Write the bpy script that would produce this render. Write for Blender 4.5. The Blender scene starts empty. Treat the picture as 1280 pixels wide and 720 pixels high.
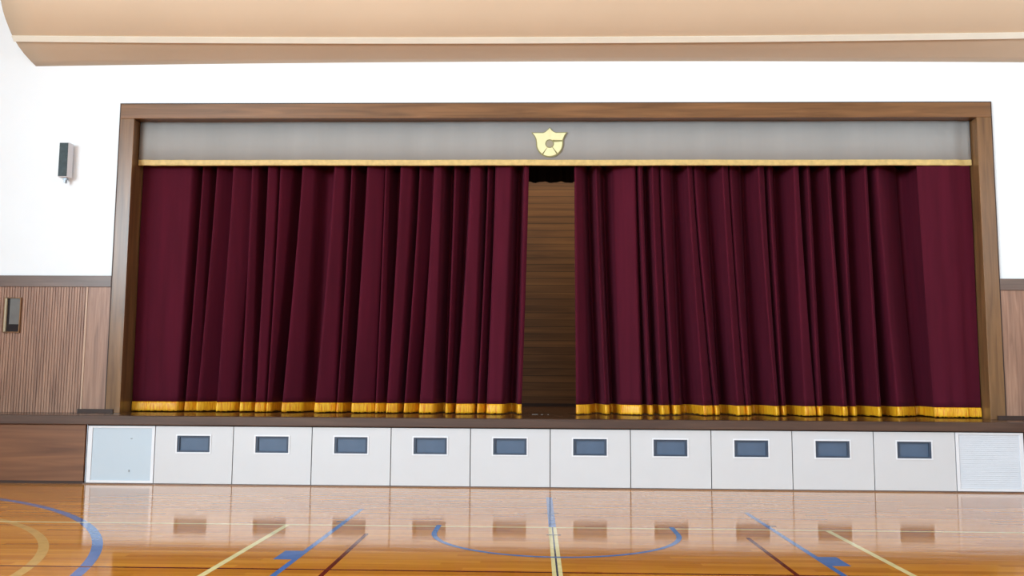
import bpy, bmesh, math, random
from mathutils import Matrix, Vector
random.seed(7)
PI = math.pi
S = bpy.context.scene
C = S.collection

# ---------------------------------------------------------------- camera
cam_d = bpy.data.cameras.new('camera')
cam_d.sensor_width = 36.0
cam_d.lens = 1109.19 / 1280 * 36
cam_d.clip_end = 200
cam = bpy.data.objects.new('camera', cam_d)
C.objects.link(cam)
R = [[0.9996137, -0.0275584, -0.0036076], [0.0270540, 0.9945275, -0.1009110], [0.0063688, 0.1007744, 0.9948889]]
cam.matrix_world = Matrix(((R[0][0], R[0][2], -R[0][1], -0.1968),
                           (R[1][0], R[1][2], -R[1][1], -12.3452),
                           (R[2][0], R[2][2], -R[2][1], 1.5),
                           (0, 0, 0, 1)))
S.camera = cam

# ---------------------------------------------------------------- world, light, exposure
w = bpy.data.worlds.new('world'); S.world = w; w.use_nodes = True
w.node_tree.nodes['Background'].inputs[0].default_value = (0.75, 0.85, 1.0, 1)
w.node_tree.nodes['Background'].inputs[1].default_value = 1.0
vs = S.view_settings
vs.view_transform = 'Standard'; vs.look = 'None'; vs.gamma = 1.0; vs.use_curve_mapping = False
vs.exposure = 0.13

HW = 12.0        # half width of the hall
REAR = -30.0
CEIL = 9.0
WIN = [(-27.5, -22.5), (-20.5, -15.5), (-13.5, -8.5), (-6.5, -1.5)]
def area(name, loc, rot, sx, sy, power, col):
    l = bpy.data.lights.new(name, 'AREA'); l.shape = 'RECTANGLE'; l.size = sx; l.size_y = sy
    l.energy = power; l.color = col
    o = bpy.data.objects.new(name, l); C.objects.link(o); o.location = loc; o.rotation_euler = rot
    return o
P_LEFT, P_RIGHT, P_REAR = (2400, 3200, 1000, 70), (40, 40, 80, 200), 850
for i, (a, b) in enumerate(WIN):
    area('daylight_left', (-HW + .12, (a + b) / 2, 5.6), (0, -PI / 2, 0), 3.4, b - a - .2, P_LEFT[i], (0.72, 0.89, 1.0))
    area('daylight_right', (HW - .12, (a + b) / 2, 5.6), (0, PI / 2, 0), 3.4, b - a - .2, P_RIGHT[i], (0.74, 0.89, 1.0))
area('daylight_rear', (4.5, REAR + .12, 5.6), (PI / 2, 0, 0), 9, 3.4, P_REAR, (0.74, 0.89, 1.0))
area('stage_fill_light', (0, 3.75, 6.9), (0, 0, 0), 6.0, 0.3, 150, (1.0, 0.85, 0.65))  # added fill lamp without a fixture, lifts the stage back wall

# ---------------------------------------------------------------- materials
def new_mat(name):
    m = bpy.data.materials.new(name); m.use_nodes = True
    nt = m.node_tree
    return m, nt, nt.nodes['Principled BSDF']
def srgb(r, g, b):
    f = lambda c: (c / 255 / 12.92) if c / 255 <= .04045 else ((c / 255 + .055) / 1.055) ** 2.4
    return (f(r), f(g), f(b), 1)
def plain(name, col, rough=.5, var=.06, scale=4, metallic=0, bump=0):
    m, nt, p = new_mat(name)
    tc = nt.nodes.new('ShaderNodeTexCoord'); n = nt.nodes.new('ShaderNodeTexNoise')
    n.inputs['Scale'].default_value = scale; n.inputs['Detail'].default_value = 5
    nt.links.new(tc.outputs['Object'], n.inputs['Vector'])
    r = nt.nodes.new('ShaderNodeValToRGB')
    r.color_ramp.elements[0].position = .3; r.color_ramp.elements[1].position = .7
    r.color_ramp.elements[0].color = tuple(c * (1 - var) for c in col[:3]) + (1,)
    r.color_ramp.elements[1].color = tuple(min(1, c * (1 + var)) for c in col[:3]) + (1,)
    nt.links.new(n.outputs['Fac'], r.inputs['Fac']); nt.links.new(r.outputs['Color'], p.inputs['Base Color'])
    p.inputs['Roughness'].default_value = rough; p.inputs['Metallic'].default_value = metallic
    if bump:
        b = nt.nodes.new('ShaderNodeBump'); b.inputs['Strength'].default_value = bump; b.inputs['Distance'].default_value = .01
        nt.links.new(n.outputs['Fac'], b.inputs['Height']); nt.links.new(b.outputs['Normal'], p.inputs['Normal'])
    return m
def wood(name, c1, c2, axis='x', rough=.35, fine=18, board=None, coat=0):
    """streaky grain along an axis; board=(axis index, width) adds joints between boards"""
    m, nt, p = new_mat(name)
    N, L = nt.nodes, nt.links
    tc = N.new('ShaderNodeTexCoord'); mp = N.new('ShaderNodeMapping')
    s = [fine, fine, fine]; s['xyz'.index(axis)] = fine * .06
    mp.inputs['Scale'].default_value = s
    L.new(tc.outputs['Object'], mp.inputs['Vector'])
    n = N.new('ShaderNodeTexNoise'); n.inputs['Scale'].default_value = 1; n.inputs['Detail'].default_value = 6; n.inputs['Distortion'].default_value = .6
    L.new(mp.outputs[0], n.inputs['Vector'])
    r = N.new('ShaderNodeValToRGB'); r.color_ramp.elements[0].position = .3; r.color_ramp.elements[1].position = .72
    r.color_ramp.elements[0].color = c1; r.color_ramp.elements[1].color = c2
    L.new(n.outputs['Fac'], r.inputs['Fac'])
    out = r.outputs['Color']
    if board:
        ai, wd = board
        sp = N.new('ShaderNodeSeparateXYZ'); L.new(tc.outputs['Object'], sp.inputs[0])
        d = N.new('ShaderNodeMath'); d.operation = 'DIVIDE'; d.inputs[1].default_value = wd; L.new(sp.outputs[ai], d.inputs[0])
        fl = N.new('ShaderNodeMath'); fl.operation = 'FLOOR'; L.new(d.outputs[0], fl.inputs[0])
        wn = N.new('ShaderNodeTexWhiteNoise'); wn.noise_dimensions = '1D'; L.new(fl.outputs[0], wn.inputs['W'])
        fr = N.new('ShaderNodeMath'); fr.operation = 'FRACT'; L.new(d.outputs[0], fr.inputs[0])
        g = N.new('ShaderNodeMath'); g.operation = 'GREATER_THAN'; g.inputs[1].default_value = .1; L.new(fr.outputs[0], g.inputs[0])
        mr = N.new('ShaderNodeMapRange'); mr.inputs['To Min'].default_value = .8; mr.inputs['To Max'].default_value = 1.1
        L.new(wn.outputs['Value'], mr.inputs['Value'])
        mm = N.new('ShaderNodeMath'); mm.operation = 'MULTIPLY'
        gm = N.new('ShaderNodeMapRange'); gm.inputs['To Min'].default_value = .45; L.new(g.outputs[0], gm.inputs['Value'])
        L.new(mr.outputs[0], mm.inputs[0]); L.new(gm.outputs[0], mm.inputs[1])
        vm = N.new('ShaderNodeVectorMath'); vm.operation = 'SCALE'
        L.new(out, vm.inputs[0]); L.new(mm.outputs[0], vm.inputs['Scale']); out = vm.outputs[0]
    L.new(out, p.inputs['Base Color'])
    p.inputs['Roughness'].default_value = rough
    if coat: p.inputs['Coat Weight'].default_value = coat; p.inputs['Coat Roughness'].default_value = .15
    return m
def velvet(name, col):
    m, nt, p = new_mat(name)
    N, L = nt.nodes, nt.links
    tc = N.new('ShaderNodeTexCoord'); mp = N.new('ShaderNodeMapping'); mp.inputs['Scale'].default_value = (9, 9, .7)
    L.new(tc.outputs['Object'], mp.inputs['Vector'])
    n = N.new('ShaderNodeTexNoise'); n.inputs['Scale'].default_value = 1; n.inputs['Detail'].default_value = 5
    L.new(mp.outputs[0], n.inputs['Vector'])
    r = N.new('ShaderNodeValToRGB'); r.color_ramp.elements[0].position = .3; r.color_ramp.elements[1].position = .7
    r.color_ramp.elements[0].color = tuple(c * .85 for c in col[:3]) + (1,); r.color_ramp.elements[1].color = tuple(c * 1.12 for c in col[:3]) + (1,)
    L.new(n.outputs['Fac'], r.inputs['Fac']); L.new(r.outputs['Color'], p.inputs['Base Color'])
    p.inputs['Roughness'].default_value = .85; p.inputs['Specular IOR Level'].default_value = .15
    p.inputs['Sheen Weight'].default_value = .22; p.inputs['Sheen Roughness'].default_value = .3
    p.inputs['Sheen Tint'].default_value = srgb(215, 110, 150)
    return m

M = {}
M['white_wall'] = plain('white_plaster', (.90, .92, .95, 1), .6, .006, 2)
M['cream'] = plain('hall_plaster', (.42, .41, .39, 1), .8, .03, 1)
M['ceiling_tan'] = plain('tan_ceiling_board', srgb(206, 178, 150), .7, .03, .6)
M['hall_ceiling'] = plain('hall_ceiling_board', (.5, .49, .47, 1), .8, .03, 1)
M['canopy_strip'] = plain('pale_strip', srgb(240, 232, 216), .5, .03, 3)
M['casing'] = wood('casing_wood', srgb(104, 70, 40), srgb(142, 98, 60), 'x', .3, 14)
M['casing_v'] = wood('casing_wood_upright', srgb(104, 72, 44), srgb(142, 102, 64), 'z', .28, 14)
M['edge_dark'] = plain('dark_stain', srgb(56, 36, 27), .6, .1, 8)
M['wainscot'] = wood('wainscot_wood', srgb(132, 96, 78), srgb(176, 134, 110), 'z', .42, 20)
M['cap'] = wood('rail_wood', srgb(96, 76, 66), srgb(124, 100, 88), 'x', .35, 14)
M['front_wood'] = wood('front_board_wood', srgb(98, 60, 36), srgb(134, 88, 56), 'x', .45, 9)
M['nosing'] = wood('nosing_wood', srgb(66, 43, 32), srgb(90, 64, 49), 'x', .55, 12)
M['deck'] = wood('stage_deck_wood', srgb(72, 46, 30), srgb(104, 70, 46), 'x', .22, 12, (1, .09))
M['back_boards'] = wood('stage_back_wood', srgb(92, 60, 34), srgb(140, 98, 58), 'x', .6, 8, (2, .14))
M['dark'] = plain('stage_brown_paint', srgb(70, 58, 50), .8, .08, 2)  # even dark brown for the stage side walls and ceiling
M['black_cloth'] = plain('black_cloth', srgb(34, 26, 28), .9, .15, 10)
M['panel'] = plain('white_laminate', srgb(208, 207, 209), .4, .012, 3)
M['panel_edge'] = plain('white_trim_paint', srgb(228, 228, 232), .35, .01, 3)
M['slot'] = plain('blue_grey_plastic', srgb(78, 96, 120), .5, .06, 6)
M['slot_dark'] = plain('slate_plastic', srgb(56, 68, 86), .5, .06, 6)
M['gap'] = plain('shadow_gap_grey', srgb(120, 118, 118), .8, .05, 5)
M['mesh_grey'] = plain('pale_blue_grille', srgb(186, 198, 208), .45, .05, 9)
M['louver'] = plain('pale_louvre_paint', srgb(212, 214, 220), .45, .02, 6)
M['velvet'] = velvet('wine_velvet', srgb(80, 15, 34))
M['gold_trim'] = plain('pale_gold_braid', srgb(216, 184, 118), .5, .12, 14)
M['emblem'] = plain('cream_gold_metal', srgb(240, 232, 180), .4, .05, 8)
M['emblem_edge'] = plain('olive_backing', srgb(146, 140, 92), .6, .05, 8)
M['speaker_white'] = plain('speaker_shell', srgb(225, 222, 226), .4, .02, 5)
M['speaker_dark'] = plain('speaker_grille_cloth', srgb(52, 66, 70), .6, .25, 22)
M['metal'] = plain('grey_bracket_metal', srgb(150, 155, 160), .35, .05, 9, .6)
M['box_grey'] = plain('grey_box_paint', srgb(104, 100, 96), .5, .12, 6)
M['tape'] = plain('white_tape', srgb(215, 212, 205), .5, .04, 6)
M['glass'] = plain('frosted_pane', srgb(220, 228, 235), .2, .02, 2)
M['alu'] = plain('window_frame_metal', srgb(170, 172, 174), .35, .04, 5, .7)

# grey valance cloth, shade of faint upright pleats painted in as tone streaks
m, nt, p = new_mat('grey_valance_cloth'); M['valance'] = m
tc = nt.nodes.new('ShaderNodeTexCoord'); mp = nt.nodes.new('ShaderNodeMapping'); mp.inputs['Scale'].default_value = (1.6, 1, .15)
n = nt.nodes.new('ShaderNodeTexNoise'); n.inputs['Scale'].default_value = 1.5; n.inputs['Detail'].default_value = 4
r = nt.nodes.new('ShaderNodeValToRGB'); r.color_ramp.elements[0].color = srgb(147, 145, 142); r.color_ramp.elements[1].color = srgb(166, 162, 159)
nt.links.new(tc.outputs['Object'], mp.inputs[0]); nt.links.new(mp.outputs[0], n.inputs['Vector']); nt.links.new(n.outputs['Fac'], r.inputs[0]); nt.links.new(r.outputs[0], p.inputs['Base Color'])
p.inputs['Roughness'].default_value = .8; p.inputs['Sheen Weight'].default_value = .15

# gold fringe: strands
m, nt, p = new_mat('gold_fringe_thread'); M['fringe'] = m
tc = nt.nodes.new('ShaderNodeTexCoord'); mp = nt.nodes.new('ShaderNodeMapping'); mp.inputs['Scale'].default_value = (60, 60, 4)
n = nt.nodes.new('ShaderNodeTexNoise'); n.inputs['Scale'].default_value = 1; n.inputs['Detail'].default_value = 3
r = nt.nodes.new('ShaderNodeValToRGB'); r.color_ramp.elements[0].position = .34; r.color_ramp.elements[1].position = .6
r.color_ramp.elements[0].color = srgb(226, 132, 10); r.color_ramp.elements[1].color = srgb(255, 194, 38)
nt.links.new(tc.outputs['Object'], mp.inputs[0]); nt.links.new(mp.outputs[0], n.inputs['Vector']); nt.links.new(n.outputs['Fac'], r.inputs[0]); nt.links.new(r.outputs[0], p.inputs['Base Color'])
p.inputs['Roughness'].default_value = .45
b = nt.nodes.new('ShaderNodeBump'); b.inputs['Strength'].default_value = .6; b.inputs['Distance'].default_value = .01
nt.links.new(n.outputs['Fac'], b.inputs['Height']); nt.links.new(b.outputs[0], p.inputs['Normal'])

# varnished sports floor: narrow boards running across, glossy
def floor_mat(name, line=None):
    m, nt, p = new_mat(name); N, L = nt.nodes, nt.links
    tc = N.new('ShaderNodeTexCoord')
    sp = N.new('ShaderNodeSeparateXYZ'); L.new(tc.outputs['Object'], sp.inputs[0])
    # boards 0.075 wide in y
    d = N.new('ShaderNodeMath'); d.operation = 'DIVIDE'; d.inputs[1].default_value = .09; L.new(sp.outputs['Y'], d.inputs[0])
    fl = N.new('ShaderNodeMath'); fl.operation = 'FLOOR'; L.new(d.outputs[0], fl.inputs[0])
    # staggered ends
    wn0 = N.new('ShaderNodeTexWhiteNoise'); wn0.noise_dimensions = '1D'; L.new(fl.outputs[0], wn0.inputs['W'])
    a = N.new('ShaderNodeMath'); a.operation = 'MULTIPLY_ADD'; a.inputs[1].default_value = 7.0; L.new(wn0.outputs['Value'], a.inputs[0])
    dx = N.new('ShaderNodeMath'); dx.operation = 'DIVIDE'; dx.inputs[1].default_value = 1.8; L.new(sp.outputs['X'], dx.inputs[0])
    L.new(dx.outputs[0], a.inputs[2])
    fx = N.new('ShaderNodeMath'); fx.operation = 'FLOOR'; L.new(a.outputs[0], fx.inputs[0])
    cb = N.new('ShaderNodeCombineXYZ'); L.new(fl.outputs[0], cb.inputs[0]); L.new(fx.outputs[0], cb.inputs[1])
    wn = N.new('ShaderNodeTexWhiteNoise'); wn.noise_dimensions = '2D'; L.new(cb.outputs[0], wn.inputs['Vector'])
    mp = N.new('ShaderNodeMapping'); mp.inputs['Scale'].default_value = (1.2, 14, 1); L.new(tc.outputs['Object'], mp.inputs['Vector'])
    n = N.new('ShaderNodeTexNoise'); n.inputs['Scale'].default_value = 1; n.inputs['Detail'].default_value = 6; L.new(mp.outputs[0], n.inputs['Vector'])
    if line is None:
        mix = N.new('ShaderNodeMath'); mix.operation = 'MULTIPLY_ADD'; mix.inputs[1].default_value = .45
        L.new(wn.outputs['Value'], mix.inputs[0])
        h = N.new('ShaderNodeMath'); h.operation = 'MULTIPLY'; h.inputs[1].default_value = .6; L.new(n.outputs['Fac'], h.inputs[0]); L.new(h.outputs[0], mix.inputs[2])
        r = N.new('ShaderNodeValToRGB'); r.color_ramp.elements[0].position = .1; r.color_ramp.elements[1].position = .85
        r.color_ramp.elements[0].color = srgb(180, 104, 28); r.color_ramp.elements[1].color = srgb(228, 154, 56)
        L.new(mix.outputs[0], r.inputs[0])
        fr = N.new('ShaderNodeMath'); fr.operation = 'FRACT'; L.new(d.outputs[0], fr.inputs[0])
        g = N.new('ShaderNodeMath'); g.operation = 'GREATER_THAN'; g.inputs[1].default_value = .04; L.new(fr.outputs[0], g.inputs[0])
        mr = N.new('ShaderNodeMapRange'); mr.inputs['To Min'].default_value = .72; L.new(g.outputs[0], mr.inputs['Value'])
        vm = N.new('ShaderNodeVectorMath'); vm.operation = 'SCALE'; L.new(r.outputs[0], vm.inputs[0]); L.new(mr.outputs[0], vm.inputs['Scale'])
        L.new(vm.outputs[0], p.inputs['Base Color'])
    else:
        n2 = N.new('ShaderNodeTexNoise'); n2.inputs['Scale'].default_value = 9; L.new(tc.outputs['Object'], n2.inputs['Vector'])
        r = N.new('ShaderNodeValToRGB'); r.color_ramp.elements[0].position = .3; r.color_ramp.elements[1].position = .6
        r.color_ramp.elements[0].color = tuple(c * .85 for c in line[:3]) + (1,); r.color_ramp.elements[1].color = line
        L.new(n2.outputs['Fac'], r.inputs[0]); L.new(r.outputs[0], p.inputs['Base Color'])
    p.inputs['Roughness'].default_value = .085
    p.inputs['IOR'].default_value = 1.5
    mp2 = N.new('ShaderNodeMapping'); mp2.inputs['Scale'].default_value = (.8, 5, 1); L.new(tc.outputs['Object'], mp2.inputs['Vector'])
    n3 = N.new('ShaderNodeTexNoise'); n3.inputs['Scale'].default_value = 1; n3.inputs['Detail'].default_value = 3; L.new(mp2.outputs[0], n3.inputs['Vector'])
    bp = N.new('ShaderNodeBump'); bp.inputs['Strength'].default_value = .05; bp.inputs['Distance'].default_value = .02
    L.new(n3.outputs['Fac'], bp.inputs['Height']); L.new(bp.outputs[0], p.inputs['Normal'])
    return m
M['floor'] = floor_mat('varnished_floor')
LINE = dict(blue=floor_mat('blue_line_paint', srgb(82, 124, 188)), cream=floor_mat('cream_line_paint', srgb(252, 236, 172)),
            red=floor_mat('maroon_line_paint', srgb(112, 42, 24)), navy=floor_mat('navy_line_paint', srgb(58, 66, 92)),
            pale=floor_mat('worn_pale_line_paint', srgb(216, 168, 92)))

# ---------------------------------------------------------------- helpers
def box(bm, x0, x1, y0, y1, z0, z1, mi=0):
    vs_ = [bm.verts.new(c) for c in ((x0, y0, z0), (x1, y0, z0), (x1, y1, z0), (x0, y1, z0), (x0, y0, z1), (x1, y0, z1), (x1, y1, z1), (x0, y1, z1))]
    for f in ((0, 3, 2, 1), (4, 5, 6, 7), (0, 1, 5, 4), (1, 2, 6, 5), (2, 3, 7, 6), (3, 0, 4, 7)):
        fc = bm.faces.new([vs_[i] for i in f]); fc.material_index = mi
def prism(bm, pts, axis, a, b, mi=0):
    """extrude a closed polygon; axis 'x','y' or 'z'; pts are the two other coordinates in order"""
    def mk(p_, t):
        return {'x': (t, p_[0], p_[1]), 'y': (p_[0], t, p_[1]), 'z': (p_[0], p_[1], t)}[axis]
    A = [bm.verts.new(mk(q, a)) for q in pts]; B = [bm.verts.new(mk(q, b)) for q in pts]
    n_ = len(pts)
    fs = [bm.faces.new(A), bm.faces.new(B[::-1])]
    for i in range(n_):
        fs.append(bm.faces.new([A[i], B[i], B[(i + 1) % n_], A[(i + 1) % n_]]))
    for f in fs: f.material_index = mi
def obj(name, bm, mats, parent=None, bevel=0, smooth=False):
    bmesh.ops.recalc_face_normals(bm, faces=bm.faces)
    me = bpy.data.meshes.new(name); bm.to_mesh(me); bm.free()
    for m_ in (mats if isinstance(mats, list) else [mats]): me.materials.append(m_)
    if smooth:
        for f in me.polygons: f.use_smooth = True
    o = bpy.data.objects.new(name, me); C.objects.link(o)
    if parent: o.parent = parent
    if bevel:
        md = o.modifiers.new('bevel', 'BEVEL'); md.width = bevel; md.segments = 2; md.limit_method = 'ANGLE'
    return o
def boxes(name, mats, lst, parent=None, bevel=0):
    bm = bmesh.new()
    for b_ in lst: box(bm, *b_)
    return obj(name, bm, mats, parent, bevel)
def thing(name, label, cat, loc=(0, 0, 0), group=None):
    o = bpy.data.objects.new(name, None); C.objects.link(o); o.location = loc; o.empty_display_size = .2
    o['label'] = label; o['category'] = cat
    if group: o['group'] = group
    return o
def struct(o, label=None):
    o['kind'] = 'structure'
    if label: o['label'] = label
    return o

# ================================================================ SETTING
# floor with painted court lines (thin paint film)
bm = bmesh.new()
box(bm, -HW, HW, REAR, 0.35, -.1, 0, 0)
MATS = [M['floor']] + [LINE[k] for k in ('blue', 'cream', 'red', 'navy', 'pale')]
IDX = dict(blue=1, cream=2, red=3, navy=4, pale=5)
def ln(k, x0, x1, y0, y1, h=.0006):
    v_ = [bm.verts.new(c) for c in ((x0, y0, h), (x1, y0, h), (x1, y1, h), (x0, y1, h))]
    bm.faces.new(v_).material_index = IDX[k]
def arc(k, cx, cy, r, wd, a0, a1, h=.0004, n_=96):
    pr = None
    for i in range(n_ + 1):
        a = math.radians(a0 + (a1 - a0) * i / n_)
        q = [bm.verts.new((cx + rr * math.cos(a), cy + rr * math.sin(a), h)) for rr in (r - wd / 2, r + wd / 2)]
        if pr: bm.faces.new([pr[0], pr[1], q[1], q[0]]).material_index = IDX[k]
        pr = q
ln('cream', -HW, HW, -3.215, -3.165, .0006)
ln('red', -9, 9, -5.29, -5.25, .0005)
ln('blue', -.065, .01, -3.165, -.9, .0005)
ln('cream', -.068, -.035, -16, -3.165, .0008)
ln('cream', -.02, .013, -16, -3.165, .0008)
ln('navy', -.035, -.02, -16, -3.165, .0007)
ln('navy', -.105, .06, -2.25, -2.215, .0009)
ln('navy', -.09, .045, -3.64, -3.60, .0010)
for sx in (-1, 1):
    a, b_ = sorted((sx * 2.155, sx * 2.205)); ln('blue', a, b_, -9, -2.05, .0007)
    a, b_ = sorted((sx * 2.205, sx * 2.36)); ln('blue', a, b_, -4.9, -4.53, .0007)
    a, b_ = sorted((sx * 2.205, sx * 2.27)); ln('navy', a, b_, -2.99, -2.93, .0007)
    a, b_ = sorted((sx * 2.69, sx * 2.745)); ln('cream', a, b_, -16, -3.19, .0011)
    a, b_ = sorted((sx * 1.80, sx * 1.84)); ln('red', a, b_, -9, -3.65, .0006)
    a, b_ = sorted((sx * 1.155, sx * 1.205)); ln('blue', a, b_, -3.5, -3.1, .0012)
arc('blue', 0, -3.5, 1.18, .05, 180, 360, .0013)
arc('blue', -9.913, -7.166, 6.46, .09, -60, 90, .0003)
arc('pale', -8.151, -6.469, 4.146, .085, -60, 74, .0002)
struct(obj('floor', bm, MATS), 'glossy varnished orange wood sports floor with painted court lines')

# front wall with the stage opening
OX, OT, DECK = 6.47, 5.50, .94
WF = 1.0
bm = bmesh.new()
box(bm, -HW, -OX - .04, WF, WF + .2, DECK, CEIL)
box(bm, OX + .04, HW, WF, WF + .2, DECK, CEIL)
box(bm, -OX - .04, OX + .04, WF, WF + .2, OT + .04, CEIL)
struct(obj('wall_front', bm, M['white_wall']), 'white wall around the stage opening')

# side and rear walls with window openings
def side_wall(name, sx):
    bm = bmesh.new()
    x0, x1 = sorted((sx * HW, sx * (HW + .25)))
    box(bm, x0, x1, REAR, 6.0, -.1, 3.8); box(bm, x0, x1, REAR, 6.0, 7.4, CEIL)
    ys = [REAR] + [t for w_ in WIN for t in w_] + [6.0]
    for i in range(0, len(ys), 2): box(bm, x0, x1, ys[i], ys[i + 1], 3.8, 7.4)
    struct(obj(name, bm, M['cream']))
side_wall('wall_left', -1); side_wall('wall_right', 1)
bm = bmesh.new()
box(bm, -HW, HW, REAR - .25, REAR, -.1, 3.8); box(bm, -HW, HW, REAR - .25, REAR, 7.4, CEIL)
box(bm, -HW, -9.1, REAR - .25, REAR, 3.8, 7.4); box(bm, 9.1, HW, REAR - .25, REAR, 3.8, 7.4)
struct(obj('wall_rear', bm, M['cream']))
k = 1
for sx in (-1, 1):
    for a, b_ in WIN:
        fr = bmesh.new(); x = sx * (HW + .12)
        for q in range(5):
            y = a + (b_ - a) * q / 4; box(fr, x - .03, x + .03, max(a, y - .03), min(b_, y + .03), 3.8, 7.4)
        for z in (3.8, 5.6, 7.34): box(fr, x - .03, x + .03, a, b_, z, z + .06)
        o = struct(obj('window_%d' % k, fr, M['alu'])); k += 1
        boxes('pane', M['glass'], [(x - .006, x + .006, a, b_, 3.83, 7.37)], o)
fr = bmesh.new(); y = REAR - .12
for q in range(13):
    x = -9.1 + 18.2 * q / 12; box(fr, max(-9.1, x - .03), min(9.1, x + .03), y - .03, y + .03, 3.8, 7.4)
for z in (3.8, 5.6, 7.34): box(fr, -9.1, 9.1, y - .03, y + .03, z, z + .06)
o = struct(obj('window_%d' % k, fr, M['alu']))
boxes('pane', M['glass'], [(-9.1, 9.1, y - .006, y + .006, 3.83, 7.37)], o)
struct(boxes('ceiling', M['hall_ceiling'], [(-HW - .25, HW + .25, REAR - .25, 6.2, CEIL, CEIL + .2)]))

# rounded canopy (bulkhead) hanging over the stage wall
prof = [(1.0, 6.335), (.83, 6.37), (.66, 6.415), (.52, 6.47), (.376, 6.545), (.29, 6.61), (.219, 6.68), (.145, 6.755), (.083, 6.835), (.04, 6.91), (.007, 6.985), (-.02, 7.1), (-.03, 7.3), (-.03, CEIL), (1.0, CEIL)]
bm = bmesh.new()
XL, XR, NX = -8.09, 10.6, 40
rings = []
for i in range(NX + 1):
    x = XL + (XR - XL) * i / NX
    t = max(0, 1 - (x / 8.1) ** 2)                      # the long soffit sags the other way at its lower edge
    ring = []
    for (y, z) in prof:
        dz = 0
        if z < 6.9: dz = .05 * t * (1 - 2.2 * min(1, (1.0 - y) / .62)) if y > .2 else -.06 * t * max(0, (6.9 - z) / .2)
        ring.append(bm.verts.new((x, y, z + dz)))
    rings.append(ring)
for i in range(NX):
    for j in range(len(prof)):
        jj = (j + 1) % len(prof)
        bm.faces.new([rings[i][j], rings[i + 1][j], rings[i + 1][jj], rings[i][jj]])
bm.faces.new(rings[0]); bm.faces.new(rings[-1][::-1])
canopy = struct(obj('ceiling_canopy', bm, M['ceiling_tan']), 'tan rounded bulkhead under the ceiling above the stage')
for pl in canopy.data.polygons: pl.use_smooth = abs(pl.normal.x) < .5 and pl.center.y < .95 and pl.center.z < 8.9
# pale batten along the canopy and its end trim
bm = bmesh.new(); pr = None
for i in range(NX + 1):
    x = XL + (XR - XL) * i / NX; t = max(0, 1 - (x / 8.1) ** 2)
    dz = -.06 * t
    q = [bm.verts.new((x, y, z + dz)) for (y, z) in ((.405, 6.515), (.335, 6.575), (.318, 6.558), (.388, 6.498))]
    if pr:
        for j in range(4): bm.faces.new([pr[j], q[j], q[(j + 1) % 4], pr[(j + 1) % 4]])
    else: bm.faces.new(q)
    pr = q
bm.faces.new(pr[::-1])
obj('pale_strip', bm, M['canopy_strip'], canopy)

# stage room behind the opening
struct(boxes('wall_back', M['back_boards'], [(-9, 9, 5.5, 5.7, DECK, 8.0)]), 'brown horizontal board wall at the back of the stage')
struct(boxes('baseboard_back', M['edge_dark'], [(-9, 9, 5.46, 5.5, DECK, 1.0)]))
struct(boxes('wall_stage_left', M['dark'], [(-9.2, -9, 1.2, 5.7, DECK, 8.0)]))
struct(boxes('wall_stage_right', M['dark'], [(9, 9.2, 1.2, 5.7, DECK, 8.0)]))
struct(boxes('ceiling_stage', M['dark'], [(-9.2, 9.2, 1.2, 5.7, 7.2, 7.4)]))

# ================================================================ STAGE PLATFORM
st = thing('stage_platform', 'dark brown wooden stage platform with a glossy deck along the front wall', 'stage')
boxes('deck', M['deck'], [(-HW, HW, .05, 5.7, DECK - .12, DECK)], st)
boxes('nosing', M['nosing'], [(-HW, HW, -.05, .05, .815, DECK)], st, .012)
boxes('front_board', M['front_wood'], [(-HW, -6.475, 0.0, .05, .04, .815)], st)
boxes('front_board', M['front_wood'], [(6.475, HW, 0.0, .05, .04, .815)], st)
boxes('toe_board', M['edge_dark'], [(-HW, -6.475, .012, .05, 0, .04)], st)
boxes('toe_board', M['edge_dark'], [(6.475, HW, .012, .05, 0, .04)], st)
boxes('base_rail', M['cap'], [(-6.475, 6.475, -.004, .05, 0, .014)], st)
boxes('inner_frame', M['edge_dark'], [(-6.475, 6.475, .06, .10, 0.0, .815)], st)

# ================================================================ PROSCENIUM CASING
cs = thing('stage_opening_frame', 'brown stained wooden frame around the stage opening', 'frame', (0, WF, DECK))
H = 5.705 - DECK; HI = 5.475 - DECK
for sx in (-1, 1):
    bm = bmesh.new(); a, b_ = sorted((sx * 6.455, sx * 6.675)); box(bm, a, b_, -.05, 0.0, 0, HI)
    obj('jamb', bm, M['casing_v'], cs, .006)
    bm = bmesh.new(); a, b_ = sorted((sx * 6.675, sx * 6.69)); box(bm, a, b_, -.045, 0.0, 0, H)
    obj('edge_bead', bm, M['edge_dark'], cs)
    bm = bmesh.new(); a, b_ = sorted((sx * 6.475, sx * 6.515)); box(bm, a, b_, 0.0, .6, 0, HI + .0)
    obj('reveal', bm, M['casing_v'], cs)
boxes('foot_block', M['edge_dark'], [(-7.09, -6.55, -.075, -.051, 0, .055)], cs)
boxes('foot_block', M['edge_dark'], [(6.55, 7.09, -.075, -.051, 0, .055)], cs)
boxes('header', M['casing'], [(-6.675, 6.675, -.05, 0, HI, H)], cs, .006)
boxes('edge_bead', M['edge_dark'], [(-6.69, 6.69, -.045, 0, H, H + .014)], cs)
boxes('reveal', M['casing'], [(-6.515, 6.515, 0, .6, HI + .015, HI + .055)], cs)

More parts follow.
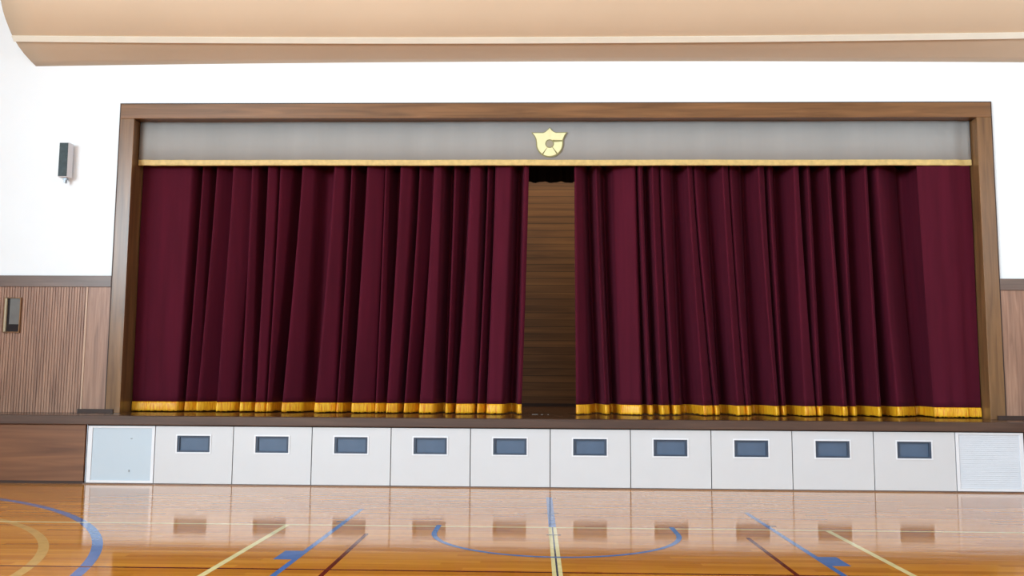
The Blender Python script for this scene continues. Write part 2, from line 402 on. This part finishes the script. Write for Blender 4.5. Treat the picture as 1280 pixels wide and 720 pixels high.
# ================================================================ WAINSCOT BESIDE THE STAGE OPENING
def wainscot(sx, label):
    t = thing('wainscot', label, 'wall panelling', (sx * 6.69, WF, DECK))
    bm = bmesh.new()
    def bx(x0, x1, y0, y1, z0, z1):
        a, b_ = sorted((sx * x0, sx * x1)); box(bm, a, b_, y0, y1, z0, z1)
    EX = HW - 6.69
    bx(.38, EX, -.02, -.001, 0, 1.90)
    x = .40
    while x < EX - .03:
        bx(x, x + .03, -.03, -.02, 0, 1.90); x += .042
    obj('slatted_panel', bm, M['wainscot'], t)
    bm = bmesh.new(); bx(.0, .355, -.026, -.001, 0, 1.90); obj('flat_board', bm, M['wainscot'], t)
    bm = bmesh.new(); bx(.355, .38, -.036, -.001, 0, 1.90); obj('joint_bead', bm, M['panel_wood_light'], t)
    bm = bmesh.new(); bx(.0, EX, -.045, -.001, 1.90, 2.075); obj('cap_rail', bm, M['cap'], t, .006)
    return t
M['panel_wood_light'] = wood('pale_bead_wood', srgb(176, 140, 116), srgb(204, 168, 142), 'z', .4, 16)
wainscot(-1, 'brown vertical slat panelling on the wall left of the stage curtain')
wainscot(1, 'brown vertical slat panelling on the wall right of the stage curtain')

# ================================================================ STORAGE CARTS UNDER THE STAGE
PW = 1.0979
ORD = ['first', 'second', 'third', 'fourth', 'fifth']
def cart_parts(root):
    g = .006; W2 = PW / 2 - g; T, B_ = .782, .0                       # local: base at z .018
    sx0, sx1, sz0, sz1 = -.235, .225, .43, .655
    bm = bmesh.new()
    box(bm, -W2, sx0, 0, .025, B_, T); box(bm, sx1, W2, 0, .025, B_, T)
    box(bm, sx0, sx1, 0, .025, B_, sz0); box(bm, sx0, sx1, 0, .025, sz1, T)
    obj('front_panel', bm, M['panel'], root)
    bm = bmesh.new(); e = .018
    box(bm, sx0 - e, sx0, -.008, 0, sz0 - e, sz1 + e); box(bm, sx1, sx1 + e, -.008, 0, sz0 - e, sz1 + e)
    box(bm, sx0, sx1, -.008, 0, sz0 - e, sz0); box(bm, sx0, sx1, -.008, 0, sz1, sz1 + e)
    obj('slot_frame', bm, M['panel_edge'], root)
    bm = bmesh.new(); d = .035
    box(bm, sx0, sx1, d - .006, d, sz0, sz1)
    obj('slot_back', bm, M['slot'], root)
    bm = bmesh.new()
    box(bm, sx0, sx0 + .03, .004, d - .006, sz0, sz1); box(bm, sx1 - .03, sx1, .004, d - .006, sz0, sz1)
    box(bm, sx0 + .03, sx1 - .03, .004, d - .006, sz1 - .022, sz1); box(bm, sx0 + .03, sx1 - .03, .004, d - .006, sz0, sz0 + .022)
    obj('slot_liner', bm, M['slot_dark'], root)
proto = None
for i in range(10):
    x = (i - 4.5) * PW
    side = 'left' if i < 5 else 'right'; n_ = ORD[i if i < 5 else 9 - i]
    if i in (4, 5): lab = 'white storage cart front with blue-grey slot, just %s of centre court line' % side
    elif i in (0, 9): lab = 'white storage cart front with blue-grey slot, beside the %s %s' % (('pale blue', 'grille') if i == 0 else ('white', 'louvred panel'))
    else: lab = 'white storage cart front with blue-grey slot, %s from the %s under the stage' % (n_, side)
    if proto is None:
        proto = thing('storage_cart', lab, 'storage cart', (x, 0, .018), 'storage carts under the stage front'); cart_parts(proto)
    else:
        c = proto.copy(); C.objects.link(c); c.location = (x, 0, .018); c['label'] = lab
        for ch in list(proto.children):
            q = ch.copy(); C.objects.link(q); q.parent = c
# end panels
hx0, hx1 = -6.435, -5 * PW - .006
t = thing('ventilation_panel', 'pale blue perforated grille panel in a white frame at the left end under the stage', 'grille', ((hx0 + hx1) / 2, 0, .018))
W2 = (hx1 - hx0) / 2
bm = bmesh.new()
box(bm, -W2, -W2 + .06, 0, .03, 0, .782); box(bm, W2 - .04, W2, 0, .03, 0, .782)
box(bm, -W2 + .06, W2 - .04, 0, .03, 0, .035); box(bm, -W2 + .06, W2 - .04, 0, .03, .752, .782)
obj('frame', bm, M['panel_edge'], t)
m, nt, p = new_mat('perforated_sheet')
tc = nt.nodes.new('ShaderNodeTexCoord'); vr = nt.nodes.new('ShaderNodeTexVoronoi'); vr.inputs['Scale'].default_value = 55; vr.inputs['Randomness'].default_value = 0
rp = nt.nodes.new('ShaderNodeValToRGB'); rp.color_ramp.elements[0].position = .12; rp.color_ramp.elements[1].position = .2
rp.color_ramp.elements[0].color = srgb(140, 152, 164); rp.color_ramp.elements[1].color = srgb(190, 202, 212)
nt.links.new(tc.outputs['Object'], vr.inputs['Vector']); nt.links.new(vr.outputs['Distance'], rp.inputs[0]); nt.links.new(rp.outputs[0], p.inputs['Base Color']); p.inputs['Roughness'].default_value = .5
boxes('grille', m, [(-W2 + .06, W2 - .04, .012, .028, .035, .752)], t)
boxes('screw', M['metal'], [(.13, .15, .004, .012, .60, .615)], t)
boxes('screw', M['metal'], [(.12, .135, .004, .012, .15, .18)], t)
hx0, hx1 = 5 * PW + .006, 6.40
t = thing('louvred_panel', 'white louvred panel in a thin frame at the right end under the stage', 'louvre', ((hx0 + hx1) / 2, 0, .018))
W2 = (hx1 - hx0) / 2
bm = bmesh.new()
box(bm, -W2, -W2 + .04, 0, .03, 0, .782); box(bm, W2 - .05, W2, 0, .03, 0, .782)
box(bm, -W2 + .04, W2 - .05, 0, .03, 0, .035); box(bm, -W2 + .04, W2 - .05, 0, .03, .752, .782)
obj('frame', bm, M['panel_edge'], t)
bm = bmesh.new(); z = .036
while z < .745:
    prism(bm, [(.010, z), (.018, z), (.026, z + .026), (.018, z + .026)], 'x', -W2 + .04, W2 - .05)
    z += .0275
box(bm, -W2 + .04, W2 - .05, .0262, .03, .035, .752)
obj('louvre_slats', bm, M['louver'], t)

# ================================================================ CURTAINS
LB = [(-6.46, -5.656, -6.46, -5.736), (-5.528, -5.439, -5.648, -5.499), (-5.298, -5.081, -5.461, -5.175), (-5.004, -4.749, -5.113, -4.877), (-4.711, -4.621, -4.765, -4.616), (-4.443, -4.316, -4.504, -4.38), (-4.265, -4.099, -4.343, -4.281), (-3.896, -3.718, -4.095, -3.822), (-3.388, -3.236, -3.587, -3.316), (-3.134, -3.071, -3.266, -3.18), (-2.868, -2.628, -3.019, -2.711), (-2.59, -2.527, -2.662, -2.551), (-2.337, -2.16, -2.477, -2.317), (-2.047, -1.87, -2.219, -2.059), (-1.807, -1.681, -1.973, -1.752), (-1.492, -1.404, -1.58, -1.506), (-1.228, -1.064, -1.408, -1.151), (-0.964, -0.888, -1.09, -0.992), (-0.838, -0.574, -0.943, -0.686), (-0.386, -0.324, -0.466, -0.417)]
#        front offset of each fold (0 = most forward)
LF = [0.06, 0.12, 0.10, 0.00, 0.06, 0.00, 0.06, 0.00, 0.00, 0.10, 0.00, 0.08, 0.00, 0.10, 0.00, 0.10, 0.00, 0.12, 0.00, 0.00]
RB = [(0.402, 0.527, 0.424, 0.631), (0.727, 0.777, 0.861, 0.922), (1.014, 1.35, 1.104, 1.42), (1.4, 1.45, 1.529, 1.577), (1.599, 1.724, 1.71, 1.844), (1.761, 1.935, 1.916, 2.025), (2.158, 2.245, 2.339, 2.508), (2.282, 2.468, 2.544, 2.617), (2.691, 2.803, 2.858, 3.003), (2.84, 3.026, 3.027, 3.111), (3.248, 3.372, 3.424, 3.496), (3.446, 3.52, 3.568, 3.64), (3.791, 3.89, 3.868, 4.06), (4.025, 4.087, 4.108, 4.192), (4.308, 4.382, 4.444, 4.54), (4.567, 4.653, 4.635, 4.707), (4.886, 4.96, 4.97, 5.042), (5.095, 5.50, 5.281, 5.70), (5.646, 6.45, 5.758, 6.455)]
RF = [0.00, 0.10, 0.00, 0.00, 0.00, 0.10, 0.00, 0.10, 0.00, 0.12, 0.00, 0.12, 0.00, 0.08, 0.00, 0.10, 0.00, 0.08, -0.08]
LT = [0, 1.1, 1, .8, .8, .6, 1, .8, .6, 1, .6, 1, .6, 1.1, .3, 1, .3, 1, .0, .3]
RT = [.9, .9, -.5, .5, 1.1, .9, .9, 1.1, 1.0, 1.0, 1.0, 1., .5, .9, 1, 1.1, 1.1, .75, 0]
ZT, ZB = 4.90, .958
def chaikin(P, it=3):
    for _ in range(it):
        Q = [P[0]]
        for a, b_ in zip(P[:-1], P[1:]):
            Q.append((a[0] * .75 + b_[0] * .25, a[1] * .75 + b_[1] * .25)); Q.append((a[0] * .25 + b_[0] * .75, a[1] * .25 + b_[1] * .75))
        Q.append(P[-1]); P = Q
    return P
def profile(B, F, z, seed):
    T = LT if B is LB else RT
    t = (4.78 - z) / (4.78 - 1.15)
    s = max(-.02, t) ** 1.25 if t > 0 else t * .3
    rnd = random.Random(seed)
    P = []
    n_ = len(B)
    for i, (a, b_, c, d) in enumerate(B):
        xl = a + (c - a) * s; xr = b_ + (d - b_) * s
        f = F[i]; wob = rnd.uniform(-1, 1); ph = rnd.uniform(0, 6)
        y0 = f + .012 * wob * math.sin(z * 1.3 + ph)
        wd = xr - xl
        tl = T[i] * wd
        if wd > .6:                                   # wide flat width of cloth with shallow ripples
            K = 9
            for k_ in range(K + 1):
                u = k_ / K
                P.append((xl + wd * u, y0 + .012 * math.sin(k_ * 1.9 + ph + z * .3) * (.4 + .6 * t) + (.0 if 0 < k_ < K else .01)))
        else:
            P.append((xl - .01, y0 + .03 + max(0, -tl))); P.append((xl + wd * .08, y0 + .002 + max(0, -tl * .9))); P.append((xl + wd * .6, y0 + .004 + (tl * .6 if tl > 0 else -tl * .35))); P.append((xr, y0 + .02 + max(0, tl)))
        if i < n_ - 1:
            nx = B[i + 1][0] + (B[i + 1][2] - B[i + 1][0]) * s
            gap = nx - xr
            dp = min(.55, .2 + 1.8 * abs(gap)) * (.85 + .25 * s)
            mx = (xr + nx) / 2
            if B is RB and i == n_ - 2:                    # the end width of cloth laps over the fold behind it
                P.append((nx - .05, y0 + .50)); P.append((nx + .06, y0 + .46)); P.append((nx + .07, F[i + 1] + .12)); P.append((nx + .01, F[i + 1] + .01))
                continue
            P.append((xr + gap * .22, y0 + dp * .8)); P.append((mx, max(y0, F[i + 1]) + dp)); P.append((nx - gap * .16, F[i + 1] + dp * .75))
    return chaikin(P, 3)
def curtain(label, B, F, seed, lead):
    t = thing('stage_curtain', label, 'curtain', ((B[0][0] + B[-1][1]) / 2, 1.30, DECK))
    ox = t.location.x
    # close the leading edge with a turned-back hem
    rows = 34
    bm = bmesh.new(); prev = None
    for j in range(rows + 1):
        z = ZT + (1.085 - ZT) * j / rows
        pr_ = profile(B, F, z, seed)
        line = [bm.verts.new((x - ox, y, z - DECK)) for x, y in pr_]
        if prev:
            for a in range(len(line) - 1): bm.faces.new([prev[a], prev[a + 1], line[a + 1], line[a]])
        prev = line
    o = obj('velvet_cloth', bm, M['velvet'], t, 0, True)
    md = o.modifiers.new('thick', 'SOLIDIFY'); md.thickness = .006; md.offset = 0
    # fringe band
    bm = bmesh.new(); prev = None
    rr = random.Random(seed + 5)
    p0 = profile(B, F, 1.09, seed)
    jag = [rr.uniform(-.006, .010) for _ in p0]
    for j in range(7):
        u = j / 6
        z = 1.10 + (ZB - 1.10) * u
        off = -.006 - .010 * math.sin(u * PI * .8)
        q = profile(B, F, max(z, 1.0), seed)
        line = []
        for a, (x, y) in enumerate(q):
            zz = z + (jag[a] if j == 6 else 0)
            st_ = .004 * math.sin(a * 2.3) * u
            line.append(bm.verts.new((x - ox, y + off + st_, zz - DECK)))
        if prev:
            for a in range(len(line) - 1): bm.faces.new([prev[a], prev[a + 1], line[a + 1], line[a]])
        prev = line
    f = obj('gold_fringe', bm, M['fringe'], t, 0, True)
    md = f.modifiers.new('thick', 'SOLIDIFY'); md.thickness = .008; md.offset = 0
    f['label'] = 'gold thread fringe along the hem'
    return t
curtain('left half of the wine red velvet stage curtain with gold fringe', LB, LF, 3, 1)
curtain('right half of the wine red velvet stage curtain with gold fringe', RB, RF, 11, -1)

# ================================================================ VALANCE + EMBLEM
va = thing('valance', 'grey cloth valance with gold lower band and gold emblem above the curtains', 'valance', (0, 1.19, 4.785))
bm = bmesh.new(); prev = None; NXv = 260
for i in range(NXv + 1):
    x = -6.46 + 12.92 * i / NXv
    e = max(0, (abs(x) - 5.2) / 1.26)
    y = .006 * math.sin(x * 2.1) + .010 * e * math.sin(x * 22) + .003 * math.sin(x * 9.1 + 1)
    top = .722 + .004 * math.sin(x * 7)
    q = [bm.verts.new((x, y - .004, .085)), bm.verts.new((x, y - .004, .40)), bm.verts.new((x, y, top))]
    if prev:
        for a in range(2): bm.faces.new([prev[a], q[a], q[a + 1], prev[a + 1]])
    prev = q
o = obj('grey_cloth', bm, M['valance'], va, 0, True)
md = o.modifiers.new('thick', 'SOLIDIFY'); md.thickness = .006; md.offset = 0
bm = bmesh.new(); prev = None
for i in range(NXv + 1):
    x = -6.46 + 12.92 * i / NXv
    e = max(0, (abs(x) - 5.2) / 1.26)
    y = .006 * math.sin(x * 2.1) + .010 * e * math.sin(x * 22) + .003 * math.sin(x * 9.1 + 1)
    q = [bm.verts.new((x, y + a, b_)) for a, b_ in ((-.010, .0), (-.018, .012), (-.014, .040), (-.018, .068), (-.012, .09), (.006, .09), (.006, 0))]
    if prev:
        for a in range(7): bm.faces.new([prev[a], q[a], q[(a + 1) % 7], prev[(a + 1) % 7]])
    else: bm.faces.new(q)
    prev = q
bm.faces.new(prev[::-1])
obj('gold_band', bm, M['gold_trim'], va)['label'] = 'pale gold braid band'
# emblem: outlines traced as separate enamel plates on a backing
def em(px, py):            # emblem drawing units (10.29 per photo pixel) to metres about its centre
    s = .01215 / 10.29
    return ((px - 484) * s, -(py - 370) * s)
ccx, ccy, ro, ri = 484, 402, 165, 58
def circ(a, r_): return (ccx + r_ * math.cos(math.radians(a)), ccy + r_ * math.sin(math.radians(a)))
def arcpts(a0, a1, r_, n_=14): return [circ(a0 + (a1 - a0) * i / n_, r_) for i in range(n_ + 1)]
# left plate: wing + left of the ring (drawing angle: y down)
left = [(485, 192), (455, 222), (428, 246), (398, 260), (262, 260), (292, 296), (312, 340), (319, 392)] + arcpts(176, 126, ro)[1:] + arcpts(122, 271, ri)
left = [q for q in left]
right = [(486, 192), (508, 222), (534, 244), (566, 258), (700, 255), (676, 290), (658, 330), (652, 352), (556, 352), (530, 350)] + arcpts(-52, -89, ri)
lower = arcpts(120, 57, ro) + arcpts(55, 119, ri)
rseg = [(648, 374)] + arcpts(-6, 50, ro) + arcpts(48, -20, ri)
eb = bpy.data.objects.new('emblem', None); C.objects.link(eb); eb.parent = va; eb.location = (0.0, -.03, .375)
outer = [(483, 178), (455, 210), (426, 236), (398, 248), (244, 248), (282, 298), (300, 342), (306, 395)] + arcpts(178, 2, ro + 14, 30) + [(664, 350), (672, 330), (690, 292), (718, 244), (566, 246), (534, 234), (508, 208)]
bm = bmesh.new(); prism(bm, [em(*q) for q in outer], 'y', .0, .012); obj('backing', bm, M['emblem_edge'], eb)
for pts in (left, right, lower, rseg):
    bm = bmesh.new(); prism(bm, [em(*q) for q in pts], 'y', -.014, 0); o = obj('plate', bm, M['emblem'], eb, .002)
bm = bmesh.new(); prism(bm, [em(*q) for q in arcpts(0, 345, ri - 12, 23)], 'y', -.006, 0); obj('centre_disc', bm, plain('grey_disc', srgb(160, 150, 128), .6), eb)
eb['label'] = 'cream gold three-pointed emblem with a round ring'

# black teaser cloth deep in the stage, seen through the gap
tz = thing('border_curtain', 'black border cloth hanging above the gap between the curtains', 'curtain', (0, 3.2, 4.97))
bm = bmesh.new(); prev = None
for i in range(601):
    x = -8.6 + 17.2 * i / 600
    y = .05 * math.sin(x * 21) + .02 * math.sin(x * 47)
    q = [bm.verts.new((x, y, 0)), bm.verts.new((x, y, 2.2))]
    if prev: bm.faces.new([prev[0], q[0], q[1], prev[1]])
    prev = q
obj('pleated_cloth', bm, M['black_cloth'], tz, 0, True)
boxes('batten', M['metal'], [(-8.6, 8.6, -.02, .02, 2.17, 2.23)], tz)

# ================================================================ SMALL THINGS
def speaker(x, label):
    t = thing('wall_speaker', label, 'speaker', (x, WF, 4.79), 'wall speakers beside the stage')
    bm = bmesh.new()
    # cabinet angled slightly inward, deep body
    box(bm, -.08, .07, -.19, -.05, -.27, .27)
    o = obj('cabinet', bm, M['speaker_white'], t, .008)
    bm = bmesh.new(); box(bm, -.072, .062, -.20, -.19, -.26, .26)
    g = obj('grille', bm, M['speaker_dark'], t, .004)
    bm = bmesh.new(); box(bm, -.03, .03, -.05, 0, -.06, .06); 
    kb = bmesh.new(); prism(kb, [(-.03, -.27), (.03, -.27), (.03, -.30), (.012, -.30), (.012, -.35), (-.012, -.35), (-.012, -.30), (-.03, -.30)], 'y', -.13, -.08); obj('knob', kb, M['metal'], t)
    b_ = obj('bracket', bm, M['metal'], t)
    for q in (o, g): q.rotation_euler = (0, 0, 0)
    return t
speaker(-7.455, 'slim white speaker with dark grille on the white wall left of the stage')
speaker(7.47, 'slim white speaker with dark grille on the white wall right of the stage')

# recessed box in the left panelling
t = thing('wall_box', 'small upright grey wall box with pale edge in the left panelling', 'box', (-8.19, WF - .031, 2.136))
bm = bmesh.new()
box(bm, -.13, -.115, -.03, 0, 0, .54); box(bm, .115, .13, -.03, 0, 0, .54); box(bm, -.115, .115, -.03, 0, .525, .54); box(bm, -.115, .115, -.03, 0, 0, .015)
obj('frame', bm, M['casing_v'], t)
boxes('pale_edge', plain('tan_edge', srgb(176, 160, 132), .5), [(-.115, -.085, -.034, 0, .015, .525)], t)  # pale tan strip down the left side
boxes('painted_recess_shade', M['black_cloth'], [(-.085, -.045, -.006, 0, .015, .525)], t)  # flat black strip painted in for the shade inside the box
boxes('inner_panel', M['box_grey'], [(-.045, .115, -.014, 0, .13, .525)], t)
boxes('socket_plate', M['black_cloth'], [(-.045, .115, -.010, 0, .015, .13)], t)

# bits of white tape on the deck in the curtain gap
for (x0, x1, y), lab in zip([(-.26, -.17, 1.50), (-.12, -.09, 1.47), (-.02, .0, 1.50)],
                       ['longest strip of white floor tape on the stage deck in the curtain gap',
                        'middle scrap of white floor tape on the stage deck in the curtain gap',
                        'smallest scrap of white floor tape, rightmost on the deck in the curtain gap']):
    o = boxes('floor_tape', M['tape'], [(x0 - (x0 + x1) / 2, x1 - (x0 + x1) / 2, -.02, .02, 0, .002)])
    o.location = ((x0 + x1) / 2, y, DECK); o['label'] = lab; o['category'] = 'tape'; o['group'] = 'white tape scraps on the stage deck'
